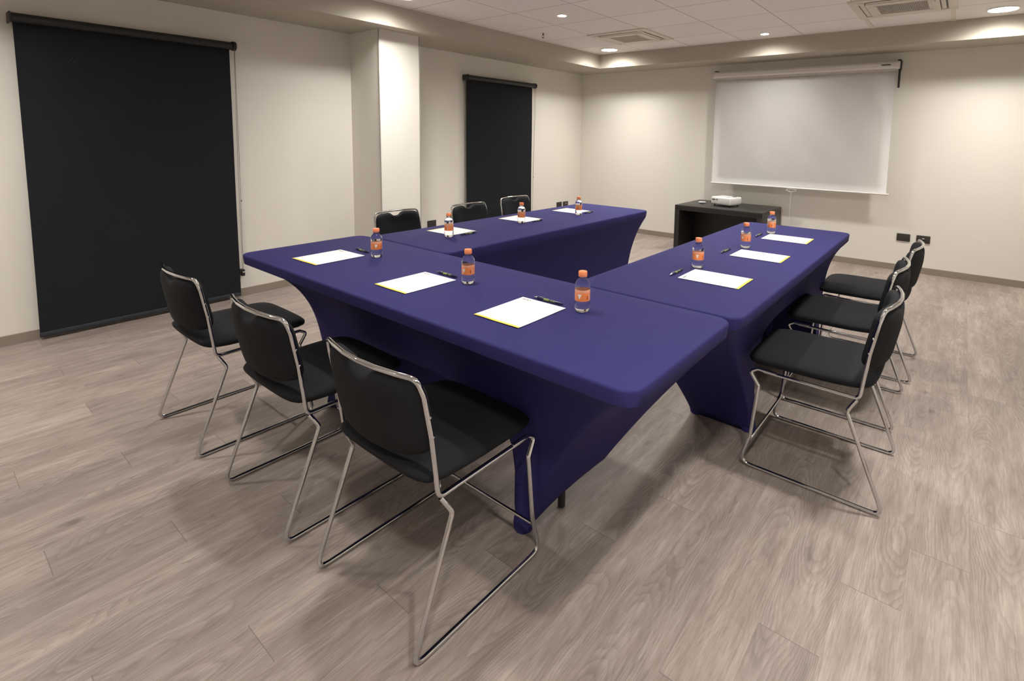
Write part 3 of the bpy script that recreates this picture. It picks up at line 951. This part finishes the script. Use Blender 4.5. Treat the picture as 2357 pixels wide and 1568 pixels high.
dup(pen, (2.232, -4.790, ZP), R(-2), 'navy pen on the front table behind the left sheet')
dup(pen, (3.461, -4.200, ZP), R(90), 'navy pen on the right table nearest the front table')
dup(pen, (3.466, -3.688, ZP), R(88), 'navy pen on the right table left of the middle sheet')
dup(pen, (3.458, -3.166, ZP), R(90), 'navy pen on the right table beside the furthest bottle')
dup(pen, (2.279, -4.198, ZP), R(-90), 'navy pen on the left table beside the nearest sheet there')
dup(pen, (2.270, -3.628, ZP), R(-88), 'navy pen on the left table at the edge of the middle sheet')
dup(pen, (2.303, -3.121, ZP), R(-90), 'navy pen on the left table beside the furthest sheet')

# ------------------------------------------------------------------ bottles
def make_bottle(label):
    t = thing('water_bottle', label, 'bottle', (0, 0, 0), 0, 'small water bottles')
    bm = bmesh.new()
    prof = [(0.002, 0.0035), (0.010, 0.002), (0.0165, 0.0), (0.0195, 0.002), (0.0222, 0.0065), (0.0232, 0.012), (0.0234, 0.018), (0.0226, 0.0205), (0.0234, 0.023), (0.0234, 0.028), (0.0225, 0.031),
            (0.0222, 0.034), (0.0222, 0.069), (0.0230, 0.0715), (0.0235, 0.075), (0.0235, 0.079), (0.0228, 0.0835), (0.0212, 0.0885), (0.0185, 0.0935), (0.0150, 0.0975), (0.0118, 0.1000), (0.0112, 0.1020), (0.0112, 0.1045), (0.0135, 0.1050), (0.0135, 0.1062), (0.0108, 0.1066), (0.0108, 0.1150)]
    lathe(bm, prof, 36)
    obj('bottle_body', bm, M_GLASS, t, ang=60)
    bm = bmesh.new()
    lathe(bm, [(0.0226, 0.0345), (0.0229, 0.036), (0.0229, 0.060)], 36, mi=0, cap0=False, cap1=False)
    lathe(bm, [(0.0229, 0.060), (0.0229, 0.0675), (0.0226, 0.0685)], 36, mi=1, cap0=False, cap1=False)
    bmesh.ops.remove_doubles(bm, verts=bm.verts, dist=1e-5)
    def patch(a0, a1, z0, z1, mi, n=5):
        r = 0.02305
        for k in range(n):
            u0 = a0 + (a1 - a0) * k / n; u1 = a0 + (a1 - a0) * (k + 1) / n
            f = bm.faces.new([bm.verts.new((r * math.cos(u), r * math.sin(u), z)) for u, z in ((u0, z0), (u1, z0), (u1, z1), (u0, z1))]); f.material_index = mi
    def tri(a0, a1, a2, z0, z1, mi):
        r = 0.0232
        f = bm.faces.new([bm.verts.new((r * math.cos(u), r * math.sin(u), z)) for u, z in ((a1, z0), (a2, z1), (a0, z1))]); f.material_index = mi
    # white forked emblem on the front, darker figure beside it, pale script strokes
    tri(-0.30, -0.06, 0.02, 0.041, 0.056, 2); tri(-0.02, -0.06, 0.24, 0.041, 0.056, 2)
    patch(0.95, 1.12, 0.040, 0.052, 3); patch(1.20, 1.55, 0.038, 0.058, 1)
    for k in range(5):
        a = -1.3 + k * 0.16
        patch(a, a + 0.06, 0.041 + 0.003 * (k % 2), 0.055 - 0.002 * (k % 3), 1, 1)
    patch(2.3, 3.6, 0.039, 0.057, 1); patch(2.5, 2.7, 0.042, 0.054, 3, 2)
    obj('label', bm, [M_OLABEL, M_OLPINK, M_PAPER, M_OLDARK], t, ang=50)
    bm = bmesh.new()
    rg = lathe(bm, [(0.0128, 0.1068), (0.0131, 0.1076), (0.0131, 0.1205), (0.0118, 0.1222), (0.006, 0.1226)], 40)
    obj('cap', bm, M_ORANGE, t, ang=40)
    return t
BT_ = make_bottle('clear water bottle with orange cap, nearest the camera, right of the pen with lime band')
BT_.location = (3.437, -4.803, ZT); BT_.rotation_euler = (0, 0, R(-75))
dup(BT_, (2.960, -4.825, ZT), R(-80), 'orange-capped water bottle in the middle of the front table')
dup(BT_, (2.374, -4.808, ZT), R(-35), 'orange-capped water bottle on the front table near its left end')
dup(BT_, (3.488, -4.064, ZT), R(-72), 'orange-capped water bottle on the right table nearest the front table')
dup(BT_, (3.508, -3.540, ZT), R(-110), 'orange-capped water bottle on the right table, middle one')
dup(BT_, (3.488, -3.045, ZT), R(-130), 'orange-capped water bottle on the right table furthest back')
dup(BT_, (2.258, -4.316, ZT), R(-140), 'orange-capped water bottle on the left table, nearest the front table')
dup(BT_, (2.238, -3.741, ZT), R(-150), 'orange-capped water bottle on the left table, middle one')
dup(BT_, (2.300, -3.240, ZT), R(-120), 'orange-capped water bottle on the left table furthest back, near the corner')

# ------------------------------------------------------------------ console, projector, small pale object
t = thing('console_table', 'low black console against the back wall carrying the projector', 'console table', (2.281, -0.36, 0))
X, Y0, Y1, ZC = 0.475, -0.345, 0.335, 0.525
bm = bmesh.new(); bx(bm, -X, X, Y0, Y1, ZC - 0.055, ZC, bev=0.002); obj('top', bm, M_CONS, t, ang=40)
for s in (-1, 1):
    bm = bmesh.new(); bx(bm, min(s * X, s * (X - 0.055)), max(s * X, s * (X - 0.055)), Y0, Y1, 0.0, ZC - 0.055, bev=0.002); obj('side_panel', bm, M_CONS, t, ang=40)
bm = bmesh.new(); bx(bm, -X + 0.055, X - 0.055, Y1 - 0.25, Y1 - 0.23, 0.0, ZC - 0.055); obj('back_panel', bm, M_CONS, t)
ZC2 = ZC + 0.001
t = thing('projector', 'compact white projector standing on the black console', 'projector', (2.262, -0.375, ZC2), R(-14))
bm = bmesh.new(); bx(bm, -0.125, 0.125, -0.112, 0.112, 0.016, 0.100, bev=0.018, seg=4); obj('housing', bm, M_WHITE, t, ang=40)
bm = bmesh.new()
lathe(bm, [(0.026, 0.0995), (0.026, 0.1015)], 24, 0.070, 0.045); obj('focus_dial', bm, M_PLATE, t, ang=40)
bm = bmesh.new()
for a, b in ((-0.012, -0.02), (0.005, -0.02), (-0.003, -0.006), (0.013, -0.006), (-0.003, -0.034)):
    bx(bm, 0.05 + a - 0.005, 0.05 + a + 0.005, b - 0.026, b - 0.018, 0.0995, 0.1015)
obj('control_button', bm, M_PLATE, t)
bm = bmesh.new(); bx(bm, -0.105, -0.065, -0.1135, -0.110, 0.064, 0.075); bx(bm, -0.052, -0.034, -0.1135, -0.110, 0.064, 0.075); obj('side_port', bm, M_BLACK, t)
for a in (-0.095, 0.095):
    for b in (-0.075, 0.075):
        bm = bmesh.new(); lathe(bm, [(0.008, 0.0), (0.008, 0.018)], 12, a, b); obj('foot', bm, M_BLACK, t, ang=40)
t = thing('small_pale_object', 'small pale object lying on the black console left of the projector', 'remote', (1.985, -0.375, ZC2), R(35))  # unidentified small pale thing, given a plain rounded shape
bm = bmesh.new()
bmesh.ops.create_uvsphere(bm, u_segments=24, v_segments=12, radius=1.0)
for v in bm.verts: v.co = Vector((v.co.x * 0.045, v.co.y * 0.028, 0.012 + v.co.z * (0.013 if v.co.z > 0 else 0.012)))
obj('shell', bm, mat('pale_grey_plastic', (0.55, 0.56, 0.62), 0.4), t, smooth=True)
bm = bmesh.new(); bx(bm, -0.012, 0.012, -0.006, 0.006, 0.0235, 0.0265, bev=0.001); obj('dark_block', bm, M_PLATE, t)
